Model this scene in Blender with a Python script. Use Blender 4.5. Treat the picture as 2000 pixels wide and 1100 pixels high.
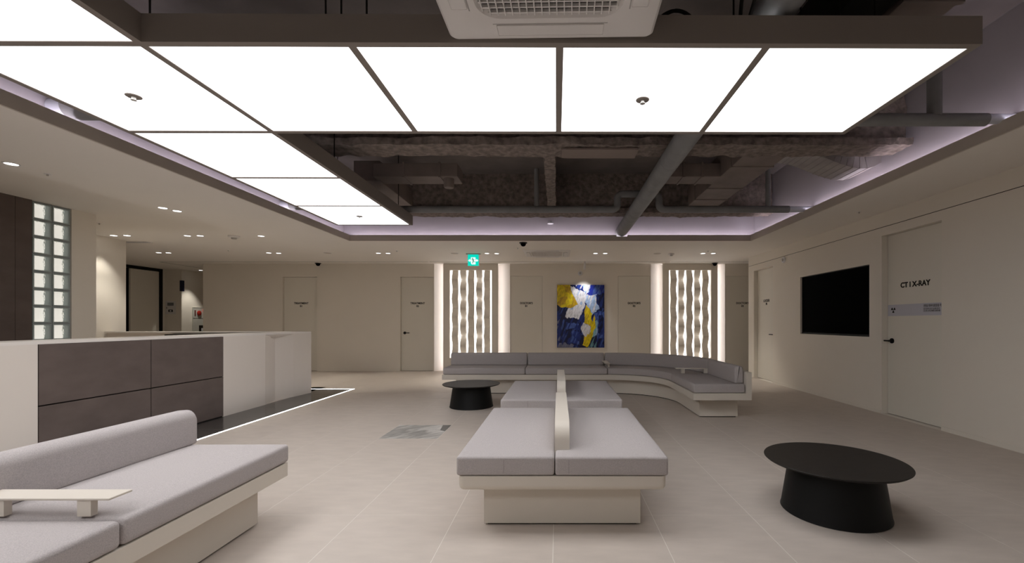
import bpy, bmesh, math, random
import numpy as np
from mathutils import Vector, Matrix, noise
for o in list(bpy.data.objects): bpy.data.objects.remove(o)
S = bpy.context.scene; COL = S.collection
R = math.radians
# ---------------------------------------------------------------- camera, world, exposure
F, CX, CY, H = 872.0, 1091.0, 630.0, 1.18          # measured focal length (px), vanishing point, eye height
cd = bpy.data.cameras.new('camera'); cam = bpy.data.objects.new('camera', cd); COL.objects.link(cam)
cam.location = (0, 0, H); cam.rotation_euler = (R(90), 0, 0)
cd.sensor_width = 36; cd.lens = 36*F/2000; cd.shift_x = (1000-CX)/2000; cd.shift_y = (CY-550)/2000
cd.clip_start = .05; S.camera = cam
w = bpy.data.worlds.new('world'); S.world = w; w.use_nodes = True
w.node_tree.nodes['Background'].inputs[0].default_value = (.5, .5, .55, 1)
w.node_tree.nodes['Background'].inputs[1].default_value = 0.0
S.view_settings.view_transform = 'Standard'; S.view_settings.look = 'None'
S.view_settings.exposure = 0.0; S.view_settings.gamma = 1.0; S.view_settings.use_curve_mapping = False
PANEL_E, COVE_E, STRIP_E, BAR_E, SIDE_E, SPOT_W = 3.75, 13.0, 14.0, 3.2, 8.5, 42.0

def P(x, y, Y): return Vector(((x-CX)*Y/F, Y, H-(y-CY)*Y/F))
def ceil_pt(x, y, z=2.6):
    Y = F*(H-z)/(y-CY); return Vector(((x-CX)*Y/F, Y, z))

# ---------------------------------------------------------------- materials
MATS = {}
def srgb(r, g, b):
    f = lambda c: (c/255/12.92) if c/255 <= .04045 else ((c/255+.055)/1.055)**2.4
    return (f(r), f(g), f(b))
def mat(name, col, rough=.6, spec=.3, metal=0, var=0, vscale=20, bump=0, bscale=60, stretch=None, emit=0, ecol=None, trans=0, ior=1.45, coat=0):
    m = bpy.data.materials.new(name); m.use_nodes = True; nt = m.node_tree; b = nt.nodes['Principled BSDF']
    b.inputs['Base Color'].default_value = (*col, 1); b.inputs['Roughness'].default_value = rough
    b.inputs['Specular IOR Level'].default_value = spec; b.inputs['Metallic'].default_value = metal
    b.inputs['Transmission Weight'].default_value = trans; b.inputs['IOR'].default_value = ior
    b.inputs['Coat Weight'].default_value = coat
    if emit:
        b.inputs['Emission Color'].default_value = (*(ecol or col), 1); b.inputs['Emission Strength'].default_value = emit
    if var or bump:
        tc = nt.nodes.new('ShaderNodeTexCoord'); mp = nt.nodes.new('ShaderNodeMapping')
        nt.links.new(tc.outputs['Object'], mp.inputs[0])
        if stretch: mp.inputs['Scale'].default_value = stretch
    if var:
        n = nt.nodes.new('ShaderNodeTexNoise'); n.inputs['Scale'].default_value = vscale; n.inputs['Detail'].default_value = 6
        nt.links.new(mp.outputs[0], n.inputs['Vector'])
        r = nt.nodes.new('ShaderNodeValToRGB'); e = r.color_ramp.elements
        e[0].position = .3; e[1].position = .7
        e[0].color = (*[c*(1-var) for c in col], 1); e[1].color = (*[min(1, c*(1+var)) for c in col], 1)
        nt.links.new(n.outputs['Fac'], r.inputs[0]); nt.links.new(r.outputs[0], b.inputs['Base Color'])
    if bump:
        n2 = nt.nodes.new('ShaderNodeTexNoise'); n2.inputs['Scale'].default_value = bscale; n2.inputs['Detail'].default_value = 4
        nt.links.new(mp.outputs[0], n2.inputs['Vector'])
        bp = nt.nodes.new('ShaderNodeBump'); bp.inputs['Strength'].default_value = bump; bp.inputs['Distance'].default_value = .01
        nt.links.new(n2.outputs['Fac'], bp.inputs['Height']); nt.links.new(bp.outputs[0], b.inputs['Normal'])
    MATS[name] = m; return m
wallm = mat('cream_paint', (.82, .762, .672), .55, .25, var=.012, vscale=1.5, bump=.02, bscale=200)
doorm = mat('door_paint', (.80, .755, .665), .45, .3, var=.01, vscale=2)
ceilm = mat('ceiling_paint', (.86, .81, .745), .7, .15, var=.012, vscale=1.2)
fasciam = mat('cove_fascia_paint', (.60, .535, .47), .7, .15)
covem = mat('cove_wall_paint', (.50, .47, .50), .8, .1, var=.03, vscale=3)
tilem = mat('beige_porcelain', (.56, .49, .43), .42, .35, var=.05, vscale=5, stretch=(1, 3, 1), bump=.015, bscale=90)
groutm = mat('light_grout', (.80, .75, .68), .8, .1)
darkm = mat('dark_polished_tile', (.055, .05, .046), .16, .24, var=.2, vscale=6)
creamm = mat('cream_lacquer', (.69, .63, .55), .42, .3)
deskm = mat('desk_solid_surface', (.70, .635, .57), .35, .35)
brownm = mat('brown_laminate', (.115, .088, .078), .55, .3, var=.13, vscale=3, stretch=(1, 1.2, 2.2))
fabm = mat('grey_wool_fabric', (.465, .425, .415), .95, .1, var=.13, vscale=260, bump=.25, bscale=420)
seamm = mat('dark_grey_stitching', (.22, .195, .195), .95, .05)
blackm = mat('black_powder_coat', (.007, .007, .007), .5, .22, bump=.02, bscale=300)
blackwood = mat('black_stained_oak', (.016, .0135, .0115), .5, .28, var=.35, vscale=14, stretch=(1, 14, 1), bump=.05, bscale=40)
gap = mat('dark_gap', (.02, .018, .016), .9, .05)
framem = mat('taupe_aluminium', (.27, .235, .21), .6, .25)
whitem = mat('white_plastic', (.76, .73, .71), .45, .35)
whitem2 = mat('bright_white_plastic', (.78, .78, .80), .4, .4)
steelm = mat('satin_steel', (.55, .53, .5), .35, .5, metal=.6)
pipem = mat('grey_pipe_insulation', (.24, .24, .24), .6, .3, var=.12, vscale=5, bump=.06, bscale=20)
pipew = mat('cove_lit_pipe', (.62, .64, .70), .5, .3)  # bare pipe ends, coloured paler for the cove light falling on them
ductm = mat('grey_brown_duct', (.22, .18, .16), .7, .2, var=.12, vscale=4, bump=.04, bscale=12)
spraym = mat('sprayed_fireproofing', (.24, .20, .178), .95, .05, var=.35, vscale=16, bump=.9, bscale=38)
slabm = mat('bare_concrete_slab', (.21, .185, .175), .9, .1, var=.15, vscale=2.5, bump=.12, bscale=14)
redm = mat('red_lamp', (.4, .03, .02), .4, .4)
inkm = mat('dark_brown_ink', (.016, .012, .009), .6, .2)
filmm = mat('frosted_film', (.58, .57, .62), .6, .2)
greytext = mat('grey_ink', (.12, .11, .105), .7, .2)
screenm = mat('tv_glass', (.0025, .0025, .0025), .3, .03, ior=1.12)
panelm = mat('light_panel_acrylic', (.8, .8, .8), .6, .2, emit=PANEL_E, ecol=(.97, .975, 1))
covel = mat('cove_led', (.8, .8, .8), .6, .2, emit=COVE_E, ecol=(.93, .86, 1))
stripl = mat('floor_led', (.8, .8, .8), .6, .2, emit=STRIP_E, ecol=(1, .97, 1))
barl = mat('gap_led', (.8, .8, .8), .6, .2, emit=BAR_E, ecol=(1, .97, .98))
sidel = mat('side_led', (.8, .8, .8), .6, .2, emit=SIDE_E, ecol=(1, .97, 1.06))
dl = mat('downlight_lens', (.8, .8, .8), .6, .2, emit=5, ecol=(1, .98, .96))
greenl = mat('exit_green', (0, .6, .5), .5, .2, emit=.85, ecol=(0, .72, .55))
exitw = mat('exit_white', (.8, .8, .8), .5, .2, emit=.95, ecol=(.85, 1, 1))
backl = mat('window_glow', (.8, .8, .75), .6, .2, emit=.68, ecol=(.97, .91, .83))
glassm = mat('block_glass', (.985, .985, .975), .0, .5, trans=1, ior=1.25, bump=1, bscale=22)
rimm = mat('glass_block_rim', (.36, .42, .41), .25, .5)
mortar = mat('grey_mortar', (.30, .32, .32), .8, .2)
bluem = mat('navy_sign', (.01, .012, .04), .4, .4)
marble = mat('marble_tile', (.42, .41, .40), .3, .4)
nt = marble.node_tree; b = nt.nodes['Principled BSDF']
tc = nt.nodes.new('ShaderNodeTexCoord'); mp = nt.nodes.new('ShaderNodeMapping'); mp.vector_type = 'TEXTURE'; mp.inputs['Scale'].default_value = (.9, .28, 1); mp.inputs['Rotation'].default_value = (0, 0, R(52))
n = nt.nodes.new('ShaderNodeTexNoise'); n.inputs['Scale'].default_value = 2.6; n.inputs['Detail'].default_value = 8; n.inputs['Distortion'].default_value = 1.2
r = nt.nodes.new('ShaderNodeValToRGB'); r.color_ramp.elements[0].position = .35; r.color_ramp.elements[1].position = .6
r.color_ramp.elements[0].color = (.24, .23, .215, 1); r.color_ramp.elements[1].color = (.56, .54, .51, 1)
for a_, b_ in ((tc.outputs['Object'], mp.inputs[0]), (mp.outputs[0], n.inputs['Vector']), (n.outputs['Fac'], r.inputs[0]), (r.outputs[0], b.inputs['Base Color'])): nt.links.new(a_, b_)

# ---------------------------------------------------------------- mesh helpers
def link(name, me, m, parent=None, mods=False):
    if m and not me.materials: me.materials.append(m)
    o = bpy.data.objects.new(name, me); COL.objects.link(o)
    if parent: o.parent = parent
    return o
def tag(o, label, cat, group=None, kind=None):
    if label: o['label'] = label
    if cat: o['category'] = cat
    if group: o['group'] = group
    if kind: o['kind'] = kind
    return o
def thing(name, label, cat, loc=(0, 0, 0), group=None):
    o = bpy.data.objects.new(name, None); COL.objects.link(o); o.location = loc; o.empty_display_size = .1
    return tag(o, label, cat, group)
class MB:
    def __init__(s): s.bm = bmesh.new(); s.wn = False
    def box(s, x0, x1, y0, y1, z0, z1, bevel=0, seg=3, only=None):
        t = bmesh.new()
        bmesh.ops.create_cube(t, size=1)
        for v in t.verts: v.co = ((x0+x1)/2+v.co.x*(x1-x0), (y0+y1)/2+v.co.y*(y1-y0), (z0+z1)/2+v.co.z*(z1-z0))
        if bevel:
            es = [e for e in t.edges if (only is None or only(e))]
            bmesh.ops.bevel(t, geom=es, offset=bevel, segments=seg, profile=.5, affect='EDGES'); s.wn = True
        s.add(t); return s
    def add(s, t):
        me = bpy.data.meshes.new('t'); t.to_mesh(me); t.free(); s.bm.from_mesh(me); bpy.data.meshes.remove(me)
    def lathe(s, prof, c=(0, 0, 0), n=48, axis='z', caps=True):
        rings = []
        for r_, z in prof:
            ring = []
            for k in range(n):
                a = 2*math.pi*k/n; p = (r_*math.cos(a), r_*math.sin(a), z)
                if axis == 'y': p = (p[0], p[2], p[1])
                if axis == 'x': p = (p[2], p[0], p[1])
                ring.append(s.bm.verts.new((c[0]+p[0], c[1]+p[1], c[2]+p[2])))
            rings.append(ring)
        for a_, b_ in zip(rings, rings[1:]):
            for k in range(n): s.bm.faces.new((a_[k], a_[(k+1) % n], b_[(k+1) % n], b_[k]))
        if caps:
            s.bm.faces.new(rings[0][::-1]); s.bm.faces.new(rings[-1])
        return s
    def tube(s, pts, r_, n=16, caps=True):
        pts = [Vector(p) for p in pts]; rings = []
        up = None
        for i, p in enumerate(pts):
            d = (pts[min(i+1, len(pts)-1)]-pts[max(i-1, 0)]).normalized()
            if up is None: up = Vector((0, 0, 1)) if abs(d.z) < .9 else Vector((0, 1, 0))
            a = d.cross(up).normalized(); b2 = a.cross(d).normalized(); up = b2
            rr = r_[i] if isinstance(r_, (list, tuple)) else r_
            rings.append([s.bm.verts.new(p+a*rr*math.cos(2*math.pi*k/n)+b2*rr*math.sin(2*math.pi*k/n)) for k in range(n)])
        for a_, b_ in zip(rings, rings[1:]):
            for k in range(n): s.bm.faces.new((a_[k], a_[(k+1) % n], b_[(k+1) % n], b_[k]))
        if caps: s.bm.faces.new(rings[0][::-1]); s.bm.faces.new(rings[-1])
        return s
    def sweep(s, rings):
        rr = [[s.bm.verts.new(p) for p in ring] for ring in rings]; n = len(rr[0])
        for a_, b_ in zip(rr, rr[1:]):
            for k in range(n): s.bm.faces.new((a_[k], a_[(k+1) % n], b_[(k+1) % n], b_[k]))
        s.bm.faces.new(rr[0][::-1]); s.bm.faces.new(rr[-1]); return s
    def prism(s, poly, axis, a0, a1):
        f = {'x': lambda p, a: (a, p[0], p[1]), 'y': lambda p, a: (p[0], a, p[1]), 'z': lambda p, a: (p[0], p[1], a)}[axis]
        return s.sweep([[f(p, a0) for p in poly], [f(p, a1) for p in poly]])
    def quads(s, vs, fs):
        v = [s.bm.verts.new(p) for p in vs]
        for f in fs: s.bm.faces.new([v[i] for i in f])
        return s
    def mesh(s, name, ang=35):
        bmesh.ops.recalc_face_normals(s.bm, faces=s.bm.faces)
        me = bpy.data.meshes.new(name); s.bm.to_mesh(me); s.bm.free()
        for p in me.polygons: p.use_smooth = True
        me.set_sharp_from_angle(angle=R(ang)); return me
    def build(s, name, m, parent=None, label=None, ang=35, kind=None):
        wn = s.wn; me = s.mesh(name, ang); o = link(name, me, m, parent)
        if wn:
            md = o.modifiers.new('wn', 'WEIGHTED_NORMAL'); md.keep_sharp = True; md.weight = 80
        if label: o['label'] = label
        if kind: o['kind'] = kind
        return o
def box(name, m, dims, parent=None, bevel=0, seg=2, kind=None, label=None):
    return MB().box(*dims, bevel=bevel, seg=seg).build(name, m, parent, kind=kind, label=label)
def boxes(name, m, lst, parent=None, kind=None):
    mb = MB()
    for d in lst: mb.box(*d)
    return mb.build(name, m, parent, kind=kind)
def text(name, body, size, m, loc, rot, parent=None, bold=.0, extrude=.0015, align='CENTER', line=1.0, sx=1.0):
    cu = bpy.data.curves.new(name, 'FONT'); cu.body = body; cu.size = size; cu.align_x = align; cu.align_y = 'CENTER'
    cu.extrude = extrude; cu.offset = bold; cu.space_line = line; cu.resolution_u = 3
    o = bpy.data.objects.new(name, cu); COL.objects.link(o)
    dg = bpy.context.evaluated_depsgraph_get(); dg.update()
    me = bpy.data.meshes.new_from_object(o.evaluated_get(dg)); bpy.data.objects.remove(o)
    me.materials.clear(); o = link(name, me, m, parent); o.location = loc; o.rotation_euler = rot; o.scale = (sx, 1, 1)
    return o
def rrect(d0, d1, z0, z1, r_, n=4, rb=None):
    rb = r_ if rb is None else rb
    out = []
    for cx_, cz, a0, q in ((d1-r_, z1-r_, 0, r_), (d0+r_, z1-r_, 90, r_), (d0+rb, z0+rb, 180, rb), (d1-rb, z0+rb, 270, rb)):
        for k in range(n+1):
            a = R(a0+90*k/n); out.append((cx_+q*math.cos(a), cz+q*math.sin(a)))
    return out
def rough_box(name, m, x0, x1, y0, y1, z0, z1, res, amp, seed, parent=None):
    bm = bmesh.new(); nx, ny, nz = [max(1, round(d/res)) for d in (x1-x0, y1-y0, z1-z0)]
    def grid(o, u, v, nu, nv):
        vs = [[bm.verts.new(Vector(o)+Vector(u)*i/nu+Vector(v)*j/nv) for j in range(nv+1)] for i in range(nu+1)]
        for i in range(nu):
            for j in range(nv): bm.faces.new((vs[i][j], vs[i+1][j], vs[i+1][j+1], vs[i][j+1]))
    X, Y, Z = (x1-x0, 0, 0), (0, y1-y0, 0), (0, 0, z1-z0)
    for z in (z0, z1): grid((x0, y0, z), X, Y, nx, ny)
    for y in (y0, y1): grid((x0, y, z0), X, Z, nx, nz)
    for x in (x0, x1): grid((x, y0, z0), Y, Z, ny, nz)
    bmesh.ops.remove_doubles(bm, verts=bm.verts, dist=.0005)
    c = Vector(((x0+x1)/2, (y0+y1)/2, (z0+z1)/2))
    for v in bm.verts:
        p = v.co*9+Vector((seed, seed*.7, 0))
        d = noise.noise_vector(p)*amp+noise.noise_vector(p*3.1)*amp*.6+noise.noise_vector(v.co*2.3)*amp*.8
        v.co += d
    mb = MB(); mb.bm.free(); mb.bm = bm
    return mb.build(name, m, parent, ang=60)

# ---------------------------------------------------------------- room constants
ZC, YB, XR = 2.60, 10.80, 4.19
CXL, CXR, CYB, CYF = -3.64, 3.35, 7.77, -2.4        # light cove opening
UXL, UXR, UYB = -3.81, 3.47, 7.92                   # walls of the raised void
ZS = 3.58                                           # slab

def struct(o, label=None):
    o['kind'] = 'structure'
    if label: o['label'] = label
    return o
# floor: base + tiles
floor = struct(box('floor', groutm, (-11.2, 8, -3, 14.4, -.12, -.0006)), 'beige porcelain tile floor with pale grout joints')
T0X, T0Y, T = -.629, 2.735, .6
def tile_mesh(name, wx, wy, m):
    mb = MB().box(.0016, wx-.0016, .0016, wy-.0016, -.012, 0, bevel=.0003, seg=1); mb.wn = False
    me = mb.mesh(name); me.materials.append(m); return me
tm = tile_mesh('tile', T, T, tilem); tms = tile_mesh('tile_narrow', T, 8.135-7.925, tilem)
def put(name, me, x, y, z=0, parent=floor):
    o = bpy.data.objects.new(name, me); COL.objects.link(o); o.parent = parent; o.location = (x, y, z); return o
XS0 = T0X-5*T                                        # -3.629, edge of the dark strip
for j in range(-2, 14):
    for i in range(13):
        x, y = XS0+i*T, T0Y+j*T
        if i == 4 and j == 3 - 0 and False: continue
        put('tile', tm, x, y)
for j in range(9, 14):
    for i in range(1, 9): put('tile', tm, XS0-i*T, T0Y+j*T)
for i in range(1, 9): put('tile', tms, XS0-i*T, 7.925)
mb = MB()
for j in range(-9, -2):
    for i in range(13): mb.box(XS0+i*T+.0012, XS0+(i+1)*T-.0012, T0Y+j*T+.0012, T0Y+(j+1)*T-.0012, -.012, 0)
for j in range(9, 19):
    for i in list(range(9, 13)): mb.box(XS0-i*T+.0012, XS0-(i-1)*T-.0012, T0Y+j*T+.0012, T0Y+(j+1)*T-.0012, -.012, 0)
for j in range(14, 19):
    for i in range(1, 9): mb.box(XS0-i*T+.0012, XS0-(i-1)*T-.0012, T0Y+j*T+.0012, T0Y+(j+1)*T-.0012, -.012, 0)
for j in range(11, 14):
    for i in range(13, 18): mb.box(XS0+i*T+.0012, XS0+(i+1)*T-.0012, T0Y+j*T+.0012, T0Y+(j+1)*T-.0012, -.012, 0)
for j in range(-9, 9):
    for i in range(2, 13): mb.box(XS0-i*T+.0012, XS0-(i-1)*T-.0012, T0Y+j*T+.0012, T0Y+(j+1)*T-.0012, -.012, 0)
mb.build('outlying_tiles', tilem, floor, kind='stuff')
# the one marble tile (cell holding floor point of pixel 810,843)
for o in list(floor.children):
    if o.name.startswith('tile') and abs(o.location.x-(XS0+3*T)) < .01 and abs(o.location.y-(T0Y+3*T)) < .01:
        mtm = tile_mesh('marble_tile', T, T, marble); o.data = mtm; o.name = 'marble_tile'
        o['label'] = 'grey veined marble tile set in the beige floor'
        c3 = MB().prism([(.597, .597), (.50, .597), (.53, .36), (.597, .30)], 'z', -.004, .0004).build('marble_corner', mat('dark_marble', (.10, .10, .095), .3, .4, var=.3, vscale=8), o)
# dark polished strip beside the desk
dmx = T*.965
for k in range(12):
    y0 = .725+.6*k; put('dark_tile', tile_mesh('dark_tile', .595-.02, .6, darkm), -4.222, y0)
for k in range(6): put('dark_tile', tile_mesh('dark_tile', .6, .40, darkm), -4.222-.6*(k+1), 7.515)

# ceiling with the cove opening
ceiling = struct(boxes('ceiling', ceilm, [(-11.2, CXL, -3, 14.4, ZC, ZC+.03), (CXR, 8, -3, 14.4, ZC, ZC+.03), (CXL, CXR, CYB, 14.4, ZC, ZC+.03), (CXL, CXR, -3, CYF, ZC, ZC+.03)]), 'flat cream ceiling around the lit cove')
L = .10
f0, f1, zl = .004, .016, ZC-.002
trim = struct(boxes('trim_1', fasciam, [(CXL-.004, CXL+f1, CYF, CYB-f1, zl, ZC+L), (CXR-f1, CXR+.004, CYF, CYB-f1, zl, ZC+L), (CXL-.004, 1.005, CYB-f1, CYB+.004, zl, ZC+L), (1.195, CXR+.004, CYB-f1, CYB+.004, zl, ZC+L), (1.005, 1.195, CYB-f1, CYB+.004, zl, ZC+.073), (CXL-.004, CXR+.004, CYF-.004, CYF, zl, ZC+L)]), 'brownish fascia edging the ceiling cove')
struct(box('wall_cove_back', covem, (UXL-.05, UXR+.05, UYB, UYB+.08, ZC+.03, ZS)), 'lavender lit upper wall behind the cove at the back')
struct(box('wall_cove_left', covem, (UXL-.08, UXL, CYF-.2, UYB, ZC+.03, ZS)), 'lavender lit upper wall left of the cove')
struct(box('wall_cove_right', covem, (UXR, UXR+.08, CYF-.2, UYB, ZC+.03, ZS)), 'lavender lit upper wall right of the cove')
struct(box('wall_cove_front', covem, (UXL, UXR, CYF-.28, CYF-.2, ZC+.03, ZS)), 'upper wall of the cove behind the viewer')
struct(box('ceiling_slab', slabm, (UXL-.1, UXR+.1, CYF-.3, UYB+.1, ZS, ZS+.15)), 'rough grey concrete slab above the open ceiling')
for nm, d, lb in (('back', (CXL, CXR, CYB+.05, CYB+.07, ZC+.03, ZC+.045), 'thin lavender cove light strip along the back edge of the ceiling opening'),
                  ('left', (CXL-.07, CXL-.05, CYF, CYB, ZC+.03, ZC+.045), 'thin lavender cove light strip along the left edge of the ceiling opening'),
                  ('right', (CXR+.05, CXR+.07, CYF, CYB, ZC+.03, ZC+.045), 'thin lavender cove light strip along the right edge of the ceiling opening')):
    tag(box('cove_light_strip', covel, d), lb, 'light strip', 'cove light strips')
# ceiling slots: dark strips stand in for the shade inside them
struct(boxes('trim_2', gap, [(-9.3, -3.06, 10.45, 10.462, ZC-.0015, ZC+.002), (-3.02, 2.6, 10.45, 10.462, ZC-.0015, ZC+.002), (2.64, 6, 10.45, 10.462, ZC-.0015, ZC+.002), (-9.35, -9.335, 10.45, 14, ZC-.0015, ZC+.002)]), 'thin dark strip painted for the shade of a ceiling slot')

# back wall with openings; grid helper along x
def wall_x(name, spans, y0, y1, openings, m=wallm, z1=ZC):
    lst = []
    for a, b_ in spans:
        ops = sorted([o for o in openings if a <= o[0] and o[1] <= b_])
        x = a
        for o0, o1, zt in ops:
            if o0 > x: lst.append((x, o0, y0, y1, 0, z1))
            lst.append((o0, o1, y0, y1, zt, z1)); x = o1
        if x < b_: lst.append((x, b_, y0, y1, 0, z1))
    return struct(boxes(name, m, lst))
BD = [(-6.675, -5.846, 2.285), (-3.827, -3.03, 2.285), (-1.165, -.394, 2.302), (1.44, 2.215, 2.302), (4.05, 4.85, 2.302)]
wb = wall_x('wall_back', [(-8.6, -3.01), (-1.177, 2.229), (4.025, 8)], YB, YB+.25, BD)
wb['label'] = 'cream back wall with flush doors'
# slanted bay walls behind the wave columns
COLS = [(-2.787, -1.461, -3.01, -1.177), (2.514, 3.84, 2.229, 4.025)]
for a, b_, l, r_ in COLS:
    mb = MB()
    mb.prism([(l, YB), (l, YB+.25), (a+.14, YB+.25), (a+.02, YB+.23)], 'z', 0, ZC)
    mb.prism([(r_, YB), (b_-.02, YB+.23), (b_-.14, YB+.25), (r_, YB+.25)], 'z', 0, ZC)
    mb.box(a+.1, b_-.1, YB+.22, YB+.25, 0, ZC)
    struct(mb.build('wall_bay', wallm), 'lit slanted recess behind the ' + ('left' if a < 0 else 'right') + ' wave panel')
# baseboards on the back wall
struct(boxes('baseboard_back', wallm, [(-8.6, -6.675, YB-.006, YB, 0, .05), (-5.846, -3.827, YB-.006, YB, 0, .05), (-.39, 1.436, YB-.006, YB, 0, .05)]))

# doors
def lever(parent, x, y, z, dirx, axis='y', label='black lever handle'):
    o = bpy.data.objects.new('door_handle', None)
    mb = MB()
    if axis == 'y':
        mb.lathe([(.033, 0), (.033, -.012), (.03, -.015)], (x, y, z), 24, 'y'); mb.lathe([(.012, -.01), (.012, -.05)], (x, y, z), 12, 'y')
        mb.box(min(x, x+dirx*.12)-.008, max(x, x+dirx*.12)+.008, y-.056, y-.042, z-.009, z+.009, bevel=.004)
    else:
        mb.lathe([(.033, 0), (.033, -.012), (.03, -.015)], (x, y, z), 24, 'x'); mb.lathe([(.012, -.01), (.012, -.05)], (x, y, z), 12, 'x')
        mb.box(x-.056, x-.042, min(y, y+dirx*.12)-.008, max(y, y+dirx*.12)+.008, z-.009, z+.009, bevel=.004)
    return mb.build('door_handle', blackm, parent, label=label)
def back_door(n, x0, x1, zt, rec, l1, l2, handle=None):
    d = MB().box(x0+.004, x1-.004, YB+rec, YB+rec+.04, .006, zt-.004).build('door_%d' % n, doorm); struct(d, 'flush cream door lettered %s %s' % (l1, l2))
    box('shadow_gap', gap, (x0, x1, YB+rec+.045, YB+rec+.06, 0, zt), d)
    xc = (x0+x1)/2
    text('door_sign', l1, .062, inkm, (xc, YB+rec-.001, 1.645), (R(90), 0, 0), d, bold=.0022)
    text('door_number', l2, .062, inkm, (xc, YB+rec-.001, 1.575), (R(90), 0, 0), d, bold=.0022)
    if handle: lever(d, handle, YB+rec, .925, 1)
    return d
back_door(1, BD[0][0], BD[0][1], 2.285, .06, 'TREATMENT', '01')
back_door(2, BD[1][0], BD[1][1], 2.285, .06, 'TREATMENT', '02', -3.74)
back_door(3, BD[2][0], BD[2][1], 2.302, .004, "DOCTOR'S", '01')
back_door(4, BD[3][0], BD[3][1], 2.302, .004, "DOCTOR'S", '02')
back_door(5, BD[4][0], BD[4][1], 2.302, .004, "DOCTOR'S", '03')

# wave columns
for ci, (a, b_, l, r_) in enumerate(COLS):
    side = 'left' if ci == 0 else 'right'
    t = thing('wave_panel', 'backlit wave panel of five rippling strips %s of the painting' % side, 'wall panel', ((a+b_)/2, YB, 0), 'backlit wave panels')
    ox, oy = -(a+b_)/2, -YB
    n0, n1, zb, zt = a+.155, b_-.155, .32, 2.445
    y0, y1 = YB-.02, YB+.15
    def bx(name, m, x0, x1, ya, yb, za, zb_, par=t, bevel=0):
        return MB().box(x0+ox, x1+ox, ya+oy, yb+oy, za, zb_, bevel=bevel).build(name, m, par)
    fr = MB(); ym = YB+.012; e_ = .08
    for d in ((a, n0, y0, ym, .0, ZC-.002), (n1, b_, y0, ym, .0, ZC-.002), (n0, n1, y0, ym, zt, ZC-.002), (n0, n1, y0, ym, .0, zb),
              (a+e_, n0, ym, y1, .0, ZC-.002), (n1, b_-e_, ym, y1, .0, ZC-.002), (n0, n1, ym, y1, zt, ZC-.002), (n0, n1, ym, y1, .0, zb)):
        fr.box(d[0]+ox, d[1]+ox, d[2]+oy, d[3]+oy, d[4], d[5])
    fr.build('frame', wallm, t)
    bx('backing', creamm, n0, n1, y1-.01, y1, zb, zt)
    pitch = (n1-n0-.045)/5
    for k in range(5):
        x0 = n0+.045+k*pitch; x1 = x0+pitch-.045
        sgn = -1 if k % 2 == 0 else 1
        rings = []
        nk = 40; step = .229
        for q in range(nk+1):
            z = zt-(zt-zb)*q/nk
            ph = ((zt-z)/step) % 2; tri = ph if ph < 1 else 2-ph
            d = YB+.055+sgn*(tri-.35)*.10
            rings.append([(x0+ox, d+oy, z), (x1+ox, d+oy, z), (x1+ox, d+.012+oy, z), (x0+ox, d+.012+oy, z)])
        MB().sweep(rings).build('wave_strip', wallm, t, ang=1)
    for k in range(6):
        xc = n0+.0225+k*pitch
        bx('light_bar', barl, xc-.024, xc+.024, YB+.085, YB+.10, zb, zt)
    for s_, xx in ((-1, a), (1, b_)):
        xi = xx-s_*.078
        bx('edge_light', sidel, xi-.005, xi+.005, YB+.03, YB+.065, .02, ZC-.03)

# right wall (boxes along y)
def wall_y(name, x0, x1, spans, openings, z0=0, z1=ZC, m=wallm):
    lst = []
    for a, b_ in spans:
        y = a
        for o0, o1, zb, zt in sorted(openings):
            if o0 > y: lst.append((x0, x1, y, o0, z0, z1))
            if zb > z0: lst.append((x0, x1, o0, o1, z0, zb))
            if zt < z1: lst.append((x0, x1, o0, o1, zt, z1))
            y = o1
        lst.append((x0, x1, y, b_, z0, z1))
    return struct(boxes(name, m, lst))
XD, LD, TVN = (4.885, 5.79, 0, 2.30), (8.73, 9.577, 0, 2.285), (6.02, 7.74, .985, 1.965)
wr = wall_y('wall_right', XR, XR+.3, [(-3, 9.85)], [XD, LD, TVN], 0, 2.408)
wr['label'] = 'plain cream right wall'
wr2 = struct(box('wall_right_upper', wallm, (XR, XR+.3, -3, 9.85, 2.416, ZC))); wr2['label'] = 'cream band above the groove on the right wall'
struct(box('trim_3', gap, (XR+.008, XR+.29, -3, 9.84, 2.40, 2.42)), 'thin dark groove along the top of the right wall')
struct(boxes('baseboard_right', wallm, [(XR-.008, XR, -3, 4.88, 0, .045), (XR-.008, XR, 5.795, 8.725, 0, .045), (XR-.008, XR, 9.58, 9.858, 0, .045)]))
d6 = struct(box('door_6', doorm, (XR+.078, XR+.12, 4.89, 5.785, .008, 2.296)), 'recessed cream door lettered CT X-RAY with a frosted band')
box('shadow_gap', gap, (XR+.125, XR+.14, 4.885, 5.79, 0, 2.30), d6)
fx = XR+.077
lever(d6, XR+.078, 5.71, .945, .0, 'x')
MB().box(XR+.022, XR+.036, 5.66, 5.79, .936, .954, bevel=.004).build('handle_bar', blackm, d6)
text('door_sign', 'CT I X-RAY', .088, inkm, (fx, P(1786, 555, 1).x and F*fx/(1786.5-CX), 1.18+75*(F*fx/(1786.5-CX))/F), (R(90), 0, R(-90)), d6, bold=.003)
fy = F*fx/(1786.5-CX)
box('frosted_band', filmm, (fx-.001, fx+.001, 4.892, 5.783, 1.262, 1.405), d6, label='pale frosted strip with a radiation trefoil')
ty = F*fx/(1745-CX)
mb = MB()
for a0 in (90+60, 90-60, 270):
    pts = []
    for rr, da in ((.012, -30), (.012, 30), (.036, 30), (.036, 10), (.036, -10), (.036, -30)):
        an = R(a0+da); pts.append((ty-rr*math.cos(an)*1.0, 1.338+rr*math.sin(an)))
    mb.prism(pts, 'x', fx-.003, fx-.001)
mb.lathe([(.006, -.003), (.006, -.001)], (fx, ty, 1.338), 12, 'x')
mb.build('radiation_trefoil', inkm, d6)
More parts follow.
